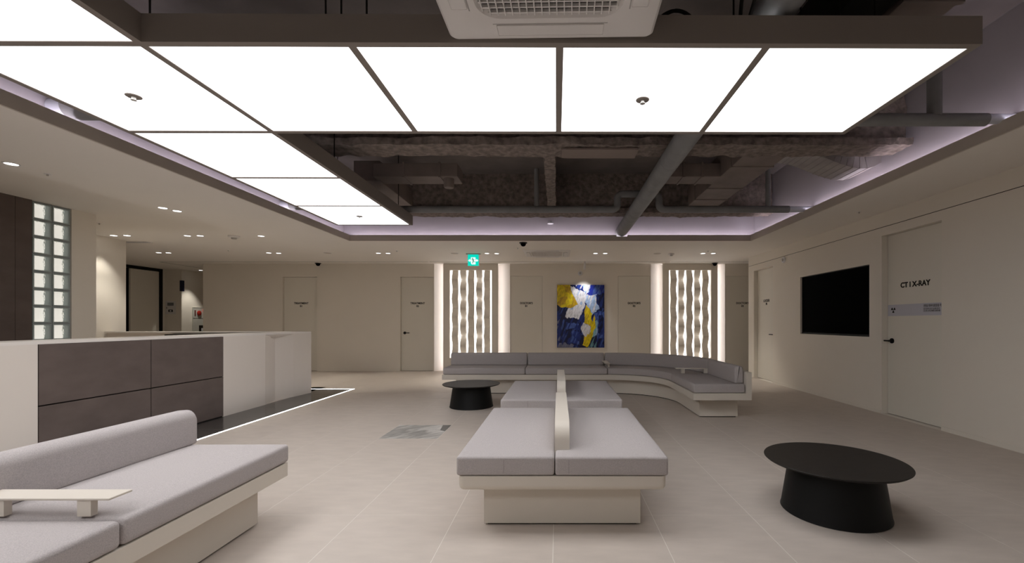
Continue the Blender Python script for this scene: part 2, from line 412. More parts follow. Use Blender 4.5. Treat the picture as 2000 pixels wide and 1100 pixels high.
yk = F*fx/(1804-CX)
text('notice_heading', '안전을 위하여 출입문을 꼭', .036, greytext, (fx-.001, yk+.0, 1.372), (R(90), 0, R(-90)), d6, bold=.0006, align='LEFT', sx=.62)
text('notice_text', '임신 중이거나 임신 가능성이 있으신\n분은 반드시 의료진에게 말씀해주세요', .024, greytext, (fx-.001, yk+.0, 1.325), (R(90), 0, R(-90)), d6, align='LEFT', sx=.62)
d7 = struct(box('door_7', doorm, (XR+.08, XR+.12, 8.735, 9.572, .008, 2.281)), 'recessed cream locker door at the far end of the right wall')
box('shadow_gap', gap, (XR+.125, XR+.14, 8.73, 9.577, 0, 2.285), d7)
yl = F*(XR+.079)/(1497-CX)
text('door_sign', 'LOCKER', .07, inkm, (XR+.079, yl, 1.625), (R(90), 0, R(-90)), d7, bold=.0022)
text('door_number', 'M', .07, inkm, (XR+.079, yl, 1.56), (R(90), 0, R(-90)), d7, bold=.0022)
MB().box(XR+.03, XR+.05, 8.77, 8.97, .93, .948, bevel=.004).box(XR+.04, XR+.08, 8.80, 8.815, .932, .946).build('door_handle', blackm, d7)
# corridor closing walls
struct(box('wall_far_right', wallm, (7.6, 8, 9.85, YB, 0, ZC))); struct(box('wall_front', wallm, (-11.2, XR, -3.2, -3, 0, ZC)))
struct(box('wall_right_end', wallm, (XR+.3, 8, 9.65, 9.85, 0, ZC)))

# TV
tv = thing('television', 'large black television sunk into the right wall', 'television', (XR+.03, 6.88, 1.475))
box('casing', blackm, (-.0, .05, -.855, .855, -.485, .485), tv); box('screen', screenm, (-.004, .0, -.842, .842, -.462, .474), tv)
box('bezel', blackm, (-.006, .0, -.855, .855, -.485, -.463), tv)
struct(box('wall_niche', mat('niche_brown', (.06, .05, .045), .6, .2), (XR+.085, XR+.2, 6.02, 7.74, .985, 1.965)), 'dark back of the television niche')
def round_sensor(p, ax, label):
    t = thing('smoke_detector', label, 'detector', p, 'round wall sensors')
    if ax == 'y': MB().lathe([(.055, 0), (.055, -.02), (.045, -.03)], (0, 0, 0), 32, 'y').build('base', whitem2, t); MB().lathe([(.028, -.03), (.024, -.05), (.012, -.055)], (0, 0, 0), 24, 'y').build('sensor_dome', steelm, t)
    else: MB().lathe([(.055, 0), (.055, -.02), (.045, -.03)], (0, 0, 0), 32, 'x').build('base', whitem2, t); MB().lathe([(.028, -.03), (.024, -.05), (.012, -.055)], (0, 0, 0), 24, 'x').build('sensor_dome', steelm, t)
round_sensor((.52, YB, P(0, 534, YB).z), 'y', 'small white round detector on the wall above the painting')
ys = F*XR/(1532-CX); round_sensor((XR, ys, P(0, 508, ys).z), 'x', 'small white round detector high on the right wall')

# ---------------------------------------------------------------- left side walls
struct(boxes('wall_left', wallm, [(-6.4, -6.1, 5.592, 5.89, 0, ZC)]), 'cream pier right of the glass blocks')
bw = struct(box('wall_left_brown', gap, (-6.4, -6.112, -3, 5.17, 0, ZC)), 'dark brown panelled wall left of the glass blocks')
for y0, y1 in ((-3, -.5), (-.495, 2.0), (2.005, 4.05), (4.055, 5.01), (5.014, 5.172)): box('wall_panel', brownm, (-6.112, -6.1, y0, y1, 0, ZC), bw)
win = struct(box('window_1', mortar, (-6.2, -6.10, 5.176, 5.588, 0, .155)), 'column of frosted glass blocks two wide, lit from behind')
rim = MB()
for d in ((0, .08, 0, .014, 0, .19), (0, .08, .176, .19, 0, .19), (0, .08, .014, .176, 0, .014), (0, .08, .014, .176, .176, .19)): rim.box(*d)
rme = rim.mesh('glass_block'); rme.materials.append(rimm)
pane = MB().box(.062, .076, .012, .178, .012, .178, bevel=.006); pme = pane.mesh('pane'); pme.materials.append(glassm)
mort = MB()
for k in range(12):
    z = .16+k*.203
    for c in range(2):
        blk = put('glass_block', rme, -6.185, 5.185+c*.203, z, win); put('pane', pme, 0, 0, 0, blk)
    mort.box(-6.18, -6.113, 5.176, 5.588, z+.19, z+.203)
for y0, y1 in ((5.176, 5.185), (5.375, 5.388), (5.578, 5.588)): mort.box(-6.18, -6.114, y0, y1, .155, ZC)
mort.build('mortar', mortar, win)
tag(box('backroom_glow', backl, (-6.23, -6.2, 5.176, 5.59, .15, ZC-.002)), 'cream glowing sheet added behind the glass block column in place of a lit room', 'glow sheet')  # glowing sheet added to stand for the lit room behind the blocks
struct(boxes('wall_reception', wallm, [(-7.7, -7.5, 4.6, 7.74, 0, ZC), (-11.2, -7.7, 7.54, 7.74, 0, ZC), (-7.7, -6.4, 4.4, 4.6, 0, ZC)]), 'cream wall with a downlight scallop behind the reception desk')
# corridor beyond
struct(boxes('wall_corridor', wallm, [(-10.9, -10.1, 11.96, 14.4, 0, ZC), (-11.2, -10.55, 7.74, 10.75, 0, ZC), (-10.9, -10.55, 11.9, 11.96, 0, ZC), (-11.2, -8.4, 14.2, 14.4, 0, ZC), (-8.6, -8.4, YB+.25, 14.4, 0, ZC)]), 'cream walls of the corridor at far left')
d8 = struct(box('door_8', doorm, (-10.62, -10.58, 11.03, 11.82, 0, 2.52)), 'tall beige sliding door in a dark frame in the corridor')
boxes('door_frame', gap, [(-10.60, -10.55, 11.83, 11.90, 0, 2.55), (-10.60, -10.55, 10.75, 11.9, 2.53, ZC-.002)], d8)
boxes('door_opening', brownm, [(-11.0, -10.9, 10.7, 11.1, 0, 2.52)], d8)
ip = thing('intercom_panel', 'cream wall plate with grey screen and black button beside the sliding door', 'intercom', P(334, 601, 11.96))
s_ = 11.96/F
MB().box(-10*s_, 10*s_, -.012, 0, -13*s_, 13*s_, bevel=.004).build('plate', whitem, ip)
box('screen', mat('grey_screen', (.2, .2, .21), .3, .4), (-6.3*s_, 6*s_, -.015, -.01, 3.6*s_, 9.6*s_), ip)
box('button_box', blackm, (-4*s_, 4.2*s_, -.018, -.01, -8.6*s_, -4*s_), ip); box('button', whitem2, (-1.5*s_, 2*s_, -.02, -.012, -7.6*s_, -5.2*s_), ip)
MB().lathe([(.012, -.016), (.012, 0)], (-7.6*s_, 0, -.5*s_), 12, 'y').build('knob', inkm, ip)
fs = thing('hydrant_cabinet', 'grey fire hydrant cabinet with red lamps at the corridor wall', 'hydrant', (-10.1, 12.3, .6))
box('cabinet_body', mat('hydrant_grey', (.58, .57, .52), .5, .3), (0, .03, 0, .72, -.4, 1.0), fs)
box('divider_line', gap, (.03, .032, 0, .72, .69, .70), fs); box('divider_line', gap, (.03, .032, 0, .72, .985, .992), fs)
MB().lathe([(.07, .025), (.07, .05), (.05, .06)], (0, .2, .84), 24, 'x').build('alarm_disc', redm, fs)
MB().lathe([(.045, .025), (.045, .06), (.02, .09)], (0, .38, .91), 24, 'x').build('alarm_lamp', mat('red_glow', (.5, .04, .03), .4, .4, emit=.5, ecol=(1, .12, .08)), fs)
box('name_plate', mat('red_brown', (.12, .03, .025), .5, .2), (.03, .034, .05, .09, .76, .92), fs)
box('label_sign', inkm, (.03, .034, .2, .40, .26, .50), fs); box('label_mark', whitem2, (.034, .036, .28, .34, .34, .42), fs)
box('latch', inkm, (.03, .05, .06, .09, .26, .32), fs)
tag(box('corridor_sign', bluem, (-10.1, -10.02, 11.90, 11.955, P(0, 569, 11.9).z, P(0, 548, 11.9).z)), 'small black and navy blade sign high on the corridor corner', 'sign')

# ---------------------------------------------------------------- reception desk
desk = thing('reception_desk', 'long cream reception desk with dark brown panels and a folded corner', 'desk', (-4.2, 5.5, 0))
def D(x0, x1, y0, y1, z0, z1): return (x0+4.2, x1+4.2, y0-5.5, y1-5.5, z0, z1)
box('front_left', deskm, D(-4.32, -4.2, .6, 3.6, 0, 1.003), desk)
box('core', deskm, D(-4.32, -4.225, 3.6, 5.592, 0, 1.003), desk)
box('panel_backing', gap, D(-4.225, -4.215, 3.602, 5.592, 0, 1.002), desk)
for y0, y1 in ((3.605, 4.593), (4.602, 5.588)):
    for z0, z1 in ((.012, .497), (.507, 1.001)): box('cladding_panel', brownm, D(-4.225, -4.195, y0, y1, z0, z1), desk, bevel=.002, seg=1)
mb = MB()
A = [(-4.2, 5.592), (-4.2, 6.39), (-4.285, 6.748), (-4.203, 7.087), (-4.155, 7.5)]
tops = [1.003, 1.003, .945, 1.003, 1.003]
vs = []
for (x, y), zt in zip(A, tops): vs += [(x+4.2, y-5.5, 0), (x+4.2, y-5.5, zt)]
fs_ = [(2*i, 2*i+2, 2*i+3, 2*i+1) for i in range(4)]; fs_.append((3, 5, 7))
B = len(vs)
for (x, y) in ((-4.32, 5.592), (-4.32, 7.5)): vs += [(x+4.2, y-5.5, 0), (x+4.2, y-5.5, 1.003)]
fs_ += [(B, B+1, 1, 0), (8, 9, B+3, B+2), (B, B+2, B+3, B+1), (1, 3, 7, 9, B+3, B+1)]
mb.quads(vs, fs_).build('folded_front', deskm, desk, ang=3)
ct = MB().prism([(-.30, -4.9), (0, -4.9), (0, 1.587), (.045, 2.0), (-.30, 2.0)], 'z', 1.003, 1.03).build('countertop', mat('countertop_white', (.74, .69, .64), .3, .35), desk)
box('return_wall', deskm, D(-7.49, -4.17, 7.40, 7.5, 0, 1.003), desk); box('return_top', MATS['countertop_white'], D(-7.49, -4.165, 7.36, 7.51, 1.003, 1.03), desk)
box('desk_tray', gap, D(-6.4, -4.5, 7.25, 7.40, .96, .985), desk)
box('worktop', deskm, D(-4.95, -4.32, .6, 7.4, .70, .735), desk)
fl = thing('floor_light_strip', 'bright white light strip in the floor along the reception desk', 'light strip', (-3.635, 4.5, 0))
box('long_strip', stripl, (-.004, .012, -3.7, 3.425, -.004, .002), fl); box('short_strip', stripl, (-3.8, .012, 3.409, 3.425, -.004, .002), fl)

# ---------------------------------------------------------------- seating
def cushion(name, x0, x1, y0, y1, z0, z1, parent, r_=.022, puff=.006, seed=0, m=fabm):
    t = bmesh.new(); bmesh.ops.create_cube(t, size=1)
    for v in t.verts: v.co = ((x0+x1)/2+v.co.x*(x1-x0), (y0+y1)/2+v.co.y*(y1-y0), (z0+z1)/2+v.co.z*(z1-z0))
    bmesh.ops.bevel(t, geom=list(t.edges), offset=r_, segments=4, profile=.5, affect='EDGES')
    big = [f for f in t.faces if f.calc_area() > .02]
    es = list({e for f in big for e in f.edges})
    bmesh.ops.subdivide_edges(t, edges=es, cuts=10, use_grid_fill=True)
    for v in t.verts:
        fx_ = 1-abs(2*(v.co.x-x0)/(x1-x0)-1)**4; fy_ = 1-abs(2*(v.co.y-y0)/(y1-y0)-1)**4
        if v.co.z > (z0+z1)/2: v.co.z += puff*fx_*fy_
        v.co += noise.noise_vector(v.co*5+Vector((seed, 0, 0)))*.0022
    mb = MB(); mb.bm.free(); mb.bm = t; return mb.build(name, m, parent, ang=50)
def bench(y0, y1, xc, label, first=False):
    t = thing('island_bench', label, 'bench', (xc, (y0+y1)/2, 0), 'grey island benches')
    hw, hy = .585, (y1-y0)/2
    MB().box(-.455, .455, -hy+.127, hy-.127, .012, .245).build('plinth', creamm, t)
    box('toe_kick', gap, (-.435, .435, -hy+.145, hy-.145, 0, .012), t)
    MB().box(-hw+.005, hw-.005, -hy+.004, hy-.004, .243, .327, bevel=.034, seg=4, only=lambda e: not all(v.co.z > .3 for v in e.verts)).build('tray', creamm, t)
    a = cushion('seat_cushion', -hw-.003, -.044, -hy, hy, .330, .436, t, r_=.015, seed=y0)
    b_ = cushion('seat_cushion', -.040, hw+.003, -hy, hy, .330, .436, t, r_=.015, seed=y0+3)
    box('seam', seamm, (-.325, -.3235, -hy-.0012, -hy+.002, .345, .42), t)
    box('seam', seamm, (.035, .0365, -hy-.0012, -hy+.002, .345, .42), t)
    prof = [(-hy+.13, .40), (hy-.05, .40)]
    r_, zt = .10, .592
    for k in range(7): an = R(90*k/6); prof.append((hy-.05-r_+r_*math.cos(an), zt-r_+r_*math.sin(an)))
    for k in range(7): an = R(90+90*k/6); prof.append((-hy+.13+r_+r_*math.cos(an), zt-r_+r_*math.sin(an)))
    MB().prism(prof, 'x', -.043, .043).build('centre_divider', creamm, t, ang=25)
    return t
bench(2.471, 3.90, .021, 'nearest grey cushioned island bench with low cream divider')
bench(4.297, 5.71, .027, 'second grey island bench behind the nearest one')

# curved sofa
PATH = []
def path_pts():
    out = []; s = 0
    for k in range(28): out.append((Vector((-1.90+2.70*k/27, 7.28)), Vector((0, 1))))
    for k in range(1, 25):
        a = R(90-90*k/24); out.append((Vector((.80+.83*math.cos(a), 6.45+.83*math.sin(a))), Vector((math.cos(a), math.sin(a)))))
    for k in range(1, 12): out.append((Vector((1.63, 6.45-1.09*k/11)), Vector((1, 0))))
    return out
PP = path_pts()
acc = [0]
for (p, n_), (q, m_) in zip(PP, PP[1:]): acc.append(acc[-1]+(q-p).length)
def at_s(s):
    s = max(0, min(acc[-1], s))
    for i in range(len(acc)-1):
        if acc[i+1] >= s:
            f = (s-acc[i])/(acc[i+1]-acc[i]); p = PP[i][0].lerp(PP[i+1][0], f); n_ = PP[i][1].lerp(PP[i+1][1], f).normalized(); return p, n_
    return PP[-1]
def ss(s0, s1): return [s0]+[a for a in acc if s0+.015 < a < s1-.015]+[s1]
sofa = thing('curved_sofa', 'long grey sofa curving round to the right along the back of the room', 'sofa', (0, 7.5, 0))
def sweep_part(name, prof, s0, s1, m, soft=0, ang=35, label=None):
    rings = []
    cx_ = sum(p[0] for p in prof)/len(prof); cz = sum(p[1] for p in prof)/len(prof)
    L_ = ss(s0+soft, s1-soft) if soft else ss(s0, s1)
    def ring(s, k=1.0, ins=0):
        p, n_ = at_s(s); out = []
        for d, z in prof:
            dd = d+(ins if d < cx_ else -ins) if ins else d; zz = z+(ins if z < cz else -ins) if ins else z
            q = p+n_*dd; out.append((q.x, q.y-7.5, zz))
        return out
    if soft: rings.append(ring(s0+.002, ins=soft*.8))
    if soft: rings.append(ring(s0+soft*.3, ins=soft*.3))
    for s in L_: rings.append(ring(s))
    if soft: rings.append(ring(s1-soft*.3, ins=soft*.3)); rings.append(ring(s1-.002, ins=soft*.8))
    return MB().sweep(rings).build(name, m, sofa, ang=ang, label=label)
SE = acc[-1]; SB = 2.70; SC = 2.70+.83*math.pi/2
sweep_part('plinth', [(.125, .012), (.60, .012), (.60, .245), (.125, .245)], .2, SE-.2, creamm, ang=30)
sweep_part('toe_kick', [(.14, 0), (.58, 0), (.58, .012), (.14, .012)], .22, SE-.215, gap)
sweep_part('tray', [(-.01, .245), (.69, .245), (.69, .58), (.625, .58), (.625, .327), (-.01, .327)], 0, SE, creamm, ang=30)
cuts = [0.01, 1.356, SB, SC, SE-.012]
for c0, c1 in zip(cuts, cuts[1:]):
    sweep_part('seat_cushion', rrect(0, .615, .329, .436, .02, 4), c0+.002, c1-.002, fabm, soft=.014, ang=50)
    b0 = c0 if c0 > .1 else .0
    sweep_part('backrest', rrect(.515, .617, .437, .65, .04, 5, .012), c0+.004, (c1-.004) if c1 < SE-.1 else SE-.06, fabm, soft=.02, ang=50)
def side_tray(name, label, loc, rot, length, depth=.095):
    t = thing(name, label, 'tray table', loc, 'small tray tables on the sofas'); t.rotation_euler = (0, 0, rot)
    MB().box(-length/2, length/2, -depth/2, depth/2, .062, .071, bevel=.003).build('tray_top', creamm, t)
    for s_ in (-1, 1): box('leg', creamm, (s_*(length/2-.10)-.026, s_*(length/2-.10)+.026, -.042, -.016, 0, .062), t)
    return t
side_tray('tray_table', 'narrow cream tray table standing across the curved sofa seam at right', (1.965, 6.50, .4435), 0, .53)
side_tray('tray_table', 'narrow cream tray table seen end-on in the middle of the curved sofa', (.80, 7.55, .4435), R(90), .50)

# front left sofa
fsofa = thing('straight_sofa', 'grey sofa with round-topped backrest at front left', 'sofa', (-1.65, 1.7, 0))
def FS(x0, x1, y0, y1, z0, z1): return (x0+1.65, x1+1.65, y0-1.7, y1-1.7, z0, z1)
box('plinth', creamm, FS(-2.25, -1.752, .4, 2.60, .012, .245), fsofa); box('toe_kick', gap, FS(-2.23, -1.775, .42, 2.58, 0, .012), fsofa)
MB().box(*FS(-2.36, -1.652, .25, 2.725, .245, .327), bevel=.004, seg=2).build('tray', creamm, fsofa)
for y0, y1 in ((.28, 1.686), (1.694, 2.735)): cushion('seat_cushion', *FS(-2.33, -1.647, y0, y1, .330, .436), fsofa, r_=.02, seed=y0)
prof = rrect(-2.335+1.65, -2.217+1.65, .438, .65, .054, 6, .012)
rings = []
for y, ins in ((.3, .0), (2.69, 0), (2.735, .006), (2.752, .02), (2.758, .035)):
    rings.append([(x+(ins if x < -.626 else -ins)*.6, y-1.7, z-(ins if z > .54 else 0)) for x, z in prof])
MB().sweep(rings).build('backrest', fabm, fsofa, ang=50)
side_tray('tray_table', 'narrow cream tray table standing across the front left sofa', (-1.965, 1.735, .4435), 0, .53)

# coffee tables
def coffee_table(x, y, label):
    t = thing('coffee_table', label, 'table', (x, y, 0), 'round black coffee tables')
    MB().lathe([(.36, .300), (.388, .308), (.399, .317), (.40, .320), (.398, .323)], n=96).build('table_top', blackwood, t, ang=20)
    MB().lathe([(.298, 0), (.303, .004), (.298, .02), (.256, .301)], n=80).build('base', blackm, t, ang=40)
    return t
coffee_table(1.725, 2.796, 'round black coffee table on a flared drum base at right')
coffee_table(-1.225, 6.28, 'round black coffee table in front of the curved sofa')

# ---------------------------------------------------------------- painting (vertex colours from painted regions)
rng = np.random.default_rng(4)
def vnoise(u, v, s, sd):
    rg = np.random.default_rng(sd); g = rg.random((64, 64)); a, b_ = u*s, v*s
    i, j = np.floor(a).astype(int), np.floor(b_).astype(int); fa, fb = a-i, b_-j; fa = fa*fa*(3-2*fa); fb = fb*fb*(3-2*fb)
    G = lambda p, q: g[p % 64, q % 64]
    return (G(i, j)*(1-fa)+G(i+1, j)*fa)*(1-fb)+(G(i, j+1)*(1-fa)+G(i+1, j+1)*fa)*fb
NU, NV = 186, 246
uu, vv = np.meshgrid(np.linspace(0, 1, NU), np.linspace(0, 1, NV))
wu = uu+(vnoise(uu, vv, 9, 1)-.5)*.05+(vnoise(uu, vv, 28, 2)-.5)*.025; wv = vv+(vnoise(uu, vv, 9, 3)-.5)*.05+(vnoise(uu, vv, 28, 5)-.5)*.03
def inpoly(poly):
    ins = np.zeros_like(wu, bool); n_ = len(poly)
    for i in range(n_):
        (x0, y0), (x1, y1) = poly[i], poly[(i+1) % n_]
        if y0 == y1: continue
        c = ((y0 > wv) != (y1 > wv)) & (wu < (x1-x0)*(wv-y0)/(y1-y0)+x0); ins ^= c
    return ins
streak = vnoise(uu*1.0+vv*.6, vv*.25-uu*.2, 34, 7)
nz = vnoise(uu, vv, 6, 8)
DK, NV_, MB_, LB, WH, YE, YO, TE, GP = (np.array(c) for c in ((.008, .012, .05), (.015, .03, .16), (.06, .11, .36), (.30, .40, .56), (.66, .65, .66), (.72, .55, .01), (.52, .33, .015), (.12, .25, .28), (.16, .17, .26)))
img = np.where((streak*.6+nz*.4 > .56)[..., None], NV_, DK); img = np.where((streak > .80)[..., None], MB_*.8, img)
def fill(poly, c1, c2=None, th=.62, st=None):
    global img
    k = inpoly(poly); col = np.broadcast_to(c1, img.shape)
    if c2 is not None: col = np.where(((st if st is not None else streak) > th)[..., None], c2, col)
    img = np.where(k[..., None], col, img)
fill([(.2, .60), (.47, .58), (.46, .70), (.18, .70)], MB_, NV_, .6)
fill([(.3, .74), (.5, .72), (.48, .95), (.3, .93)], NV_*1.3, MB_, .6)
fill([(-.1, .93), (.3, .94), (.45, .99), (.45, 1.1), (-.1, 1.1)], GP, NV_, .55)
fill([(.0, .45), (.06, .45), (.07, .9), (-.1, .9)], NV_, GP, .7)
fill([(.25, .02), (.42, .06), (.6, .13), (.70, .18), (.66, .27), (.6, .3), (.5, .52), (.44, .55), (.30, .54), (.20, .50), (.24, .38), (.43, .33), (.33, .15)], WH, LB, .80)
fill([(.50, -.1), (.74, -.1), (.67, .10), (.60, .16), (.53, .06)], LB*1.25, WH, .5)
fill([(.27, -.1), (.52, -.1), (.54, .06), (.40, .035)], NV_*1.5, WH, .7)
fill([(.73, -.1), (1.1, -.1), (1.1, .15), (.85, .15), (.72, .17), (.62, .15), (.68, .09)], np.array((.02, .035, .30)), MB_, .66)
fill([(.62, .18), (.82, .13), (.84, .3), (.9, .38), (.78, .44), (.72, .50), (.70, .42), (.63, .33), (.6, .28)], LB*1.2, WH, .56)
fill([(.84, .14), (1.1, .12), (1.1, .4), (.9, .38), (.86, .3)], NV_, DK, .45)
fill([(.75, .46), (.9, .42), (1.1, .40), (1.1, .85), (.84, .86), (.80, .66), (.83, .55)], MB_, NV_*1.3, .55)
fill([(.90, .48), (.97, .46), (.99, .8), (.86, .78), (.88, .6)], DK, NV_, .6)
fill([(.78, .60), (.86, .56), (.84, .82), (.72, .84), (.76, .74)], TE*1.6, LB, .5)
fill([(.70, .88), (.78, .83), (.86, .92), (.80, 1.1), (.66, 1.1)], DK, TE, .55)
fill([(.22, .51), (.45, .53), (.47, .60), (.2, .60)], DK, NV_, .55)
fill([(-.1, -.1), (.30, -.1), (.265, .05), (.33, .16), (.43, .31), (.41, .34), (.29, .375), (.18, .36), (-.1, .31)], YE, YO, .62, vnoise(uu, vv, 14, 21))
fill([(.60, .27), (.605, .33), (.56, .5), (.55, .58), (.5, .74), (.5, .9), (.44, .9), (.44, .7), (.49, .5)], NV_, DK, .6)
fill([(.60, .33), (.66, .36), (.71, .46), (.735, .56), (.77, .58), (.79, .49), (.825, .54), (.81, .66), (.76, .76), (.72, .88), (.66, .98), (.52, .97), (.56, .82), (.69, .82), (.72, .66), (.58, .60), (.56, .57), (.57, .42)], YE, np.array((.6, .42, .02)), .58)
fill([(.55, .58), (.62, .625), (.70, .65), (.72, .73), (.685, .82), (.57, .82), (.53, .79), (.50, .70)], WH, LB*1.5, .85)
px0, px1, pz0, pz1 = P(1088, 0, YB).x, P(1180, 0, YB).x, P(0, 679, YB).z, P(0, 557, YB).z
vs = [(px0+(px1-px0)*i/(NU-1)-.53, -.0002, pz1+(pz0-pz1)*j/(NV-1)-1.33) for j in range(NV) for i in range(NU)]
fs_ = [(j*NU+i, (j+1)*NU+i, (j+1)*NU+i+1, j*NU+i+1) for j in range(NV-1) for i in range(NU-1)]
pt = thing('abstract_painting', 'abstract blue, white and yellow painting on the back wall', 'painting', (.53, YB-.055, 1.33))
me = bpy.data.meshes.new('painted_surface'); me.from_pydata(vs, [], fs_)
ca = me.color_attributes.new('paint', 'FLOAT_COLOR', 'POINT'); img = img*(.72+.56*vnoise(uu*.9+vv*.5, vv*.4-uu*.3, 60, 31))[..., None]; flat = np.ones((NU*NV, 4), np.float32); flat[:, :3] = img.reshape(-1, 3); ca.data.foreach_set('color', flat.ravel())
pm = mat('painted_canvas', (.5, .5, .5), .22, .45, bump=.12, bscale=30); at = pm.node_tree.nodes.new('ShaderNodeVertexColor'); at.layer_name = 'paint'
pm.node_tree.links.new(at.outputs[0], pm.node_tree.nodes['Principled BSDF'].inputs['Base Color'])
link('painted_surface', me, pm, pt)
box('stretcher', mat('canvas_edge', (.25, .23, .27), .6, .2), (px0-.53, px1-.53, .0003, .045, pz0-1.33, pz1-1.33), pt)

# ---------------------------------------------------------------- ceiling light fixture (L of square panels)
HP = 1.333; ZP = H+HP; PX, PY = 1.003, .992
X0, Y0 = -3.008, 2.147
fx_ = thing('panel_light_fixture', 'huge branching ceiling fixture of glowing white square panels in taupe frames', 'light fixture', (0, 3.0, ZP)); fx_.rotation_euler = (0, 0, .0045)
cells = [(0, j) for j in range(-3, 4)]+[(i, 0) for i in range(1, 5)]+[(i, -3) for i in range(1, 3)]  # unseen row behind the camera, added to light the right wall and bench fronts
BW = .038; TH = .135
yo = -3.0
def cellb(i, j): return X0+i*PX, X0+(i+1)*PX, Y0+j*PY+yo, Y0+(j+1)*PY+yo
for i, j in cells:
    a, b_, c, d = cellb(i, j); h = BW/2
    box('light_panel', panelm, (a+h, b_-h, c+h, d-h, .004, .012), fx_)
vb, hb = set(), set()
for i, j in cells: vb |= {(i, j), (i+1, j)}; hb |= {(i, j), (i, j+1)}
q = BW/2
for i, j in sorted(vb):
    edge = ((i-1, j) in cells) != ((i, j) in cells); x = X0+i*PX; c, d = Y0+j*PY+yo, Y0+(j+1)*PY+yo
    box('frame_bar', framem, (x-q, x+q, c+q, d-q, 0, TH if edge else .05), fx_)
for i, j in sorted(hb):
    edge = ((i, j-1) in cells) != ((i, j) in cells); y = Y0+j*PY+yo; a, b_ = X0+i*PX, X0+(i+1)*PX
    box('frame_bar', framem, (a+q, b_-q, y-q, y+q, 0, TH if edge else .05), fx_)
for i, j in sorted({(i+a, j+b_) for i, j in cells for a in (0, 1) for b_ in (0, 1)}):
    x, y = X0+i*PX, Y0+j*PY+yo; box('frame_joint', framem, (x-q, x+q, y-q, y+q, 0, TH), fx_)
boxes('top_cover', framem, [(cellb(i, j)[0]+.02, cellb(i, j)[1]-.02, cellb(i, j)[2]+.02, cellb(i, j)[3]-.02, TH-.02, TH-.005) for i, j in cells], fx_)
for x, y in ((-2.9, 2.3), (-2.1, 2.3), (-1.2, 2.3), (-1.12, 2.3), (-.99, 2.3), (.92, 2.35), (1.45, 2.3), (1.63, 2.3), (-2.1, 5.9), (-2.9, 5.9), (-2.05, 4.1), (1.63, 3.0), (-.4, 3.0)):
    MB().tube([(x, y+yo, TH-.03), (x, y+yo, ZS-ZP)], .005, 6).build('hanger_rod', gap, fx_)
# sprinkler heads on the panels
for (x, y), lb in zip(((261, 189), (1255, 196), (702, 423)), ('round sprinkler head on the glowing panel at upper left', 'round sprinkler head on the glowing panel right of the middle', 'round sprinkler head on the farthest glowing panel')):
    p = ceil_pt(x, y, ZP); t = thing('sprinkler_head', lb, 'sprinkler', (p.x, p.y, ZP+.004), 'sprinklers on the light panels')
    MB().lathe([(.04, 0), (.04, -.004), (.033, -.008)], n=32).build('escutcheon', framem, t)
    MB().lathe([(.012, -.008), (.010, -.02), (.016, -.022), (.016, -.025)], n=16).build('deflector', steelm, t)

# ---------------------------------------------------------------- things above the fixture
def beam(name, label, y0, y1, zf, seed):
    t = thing(name, label, 'beam', (0, (y0+y1)/2, zf), 'fireproofed beams'); yc = (y0+y1)/2
    hw = (y1-y0)/2
    rough_box('bottom_flange', spraym, UXL+.02, UXR-.03, -hw, hw, 0, .07, .045, .017, seed, t)
    rough_box('web', spraym, UXL+.02, UXR-.02, -.04, .04, .06, ZS-zf+.02, .06, .02, seed+5, t)
    return t
b1 = beam('steel_beam', 'nearer rough sprayed ceiling beam running across behind the light fixture', 4.33, 4.63, 2.905, 1)
MB().box(P(1097, 0, 4.5).x, P(1243, 0, 4.5).x, -.10, .135, -.028, -.01).build('cover_plate', mat('plain_plate', (.27, .22, .195), .8, .1), b1)
b2 = beam('steel_beam', 'farther rough sprayed ceiling beam along the back of the open void', 7.10, 7.40, 2.93, 9)
t = thing('cross_beam', 'short rough sprayed beam linking the two ceiling beams', 'beam', (-.10, 5.9, 2.93), None)
rough_box('flange', spraym, -.06, .06, -1.30, 1.25, 0, .05, .04, .012, 4, t); rough_box('web', spraym, -.03, .03, -1.3, 1.25, .04, ZS-2.93+.01, .06, .012, 6, t)
# pipes
tag(MB().tube([(1.10, .2, 2.775), (1.10, 2.0, 2.775), (1.10, 5.8, 2.775), (1.10, 7.93, 2.775)], .099, 28).build('drain_pipe', pipem), 'thick grey pipe running front to back over the light fixture', 'pipe')
for y in (1.7, 2.9, 4.4, 6.4): MB().lathe([(.1005, -.012), (.1005, .012)], (1.10, y, 2.775), 28, 'y').build('pipe_band', pipem, bpy.data.objects['drain_pipe'])
def bend(pts, r_=.08, n=6):
    out = [Vector(pts[0])]
    for a, b_, c in zip(pts, pts[1:], pts[2:]):
        a, b_, c = Vector(a), Vector(b_), Vector(c); u = (a-b_).normalized(); v = (c-b_).normalized()
        for k in range(n+1):
            t_ = k/n; p, q = b_+u*r_, b_+v*r_; out.append((p.lerp(b_, t_)).lerp(b_.lerp(q, t_), t_))
    out.append(Vector(pts[-1])); return out
YP = 6.09; zp = P(0, 409, YP).z; zq = P(0, 379, YP).z
xl, xr_ = P(1206, 0, YP).x, P(1287, 0, YP).x
p1 = thing('water_pipe', 'thin grey pipe across the back with a raised loop under the thick pipe', 'pipe', (0, YP, zp))
MB().tube(bend([(-2.3, 0, 0), (xl, 0, 0), (xl, 0, zq-zp), (xr_, 0, zq-zp), (xr_, 0, 0), (P(1540, 0, YP).x, 0, 0)]), .048, 16).build('insulated_run', pipem, p1)
MB().tube([(P(1535, 0, YP).x, 0, 0), (UXR, 0, 0)], .04, 16).build('bare_end', pipew, p1)
for x, dz in ((P(1500, 0, YP).x, .7), (P(1048, 0, YP).x, .55)): MB().tube([(x, 0, .02), (x, 0, dz)], .032, 14).build('riser', pipem, p1)
Yq = 3.385; zr = P(0, 234, Yq).z
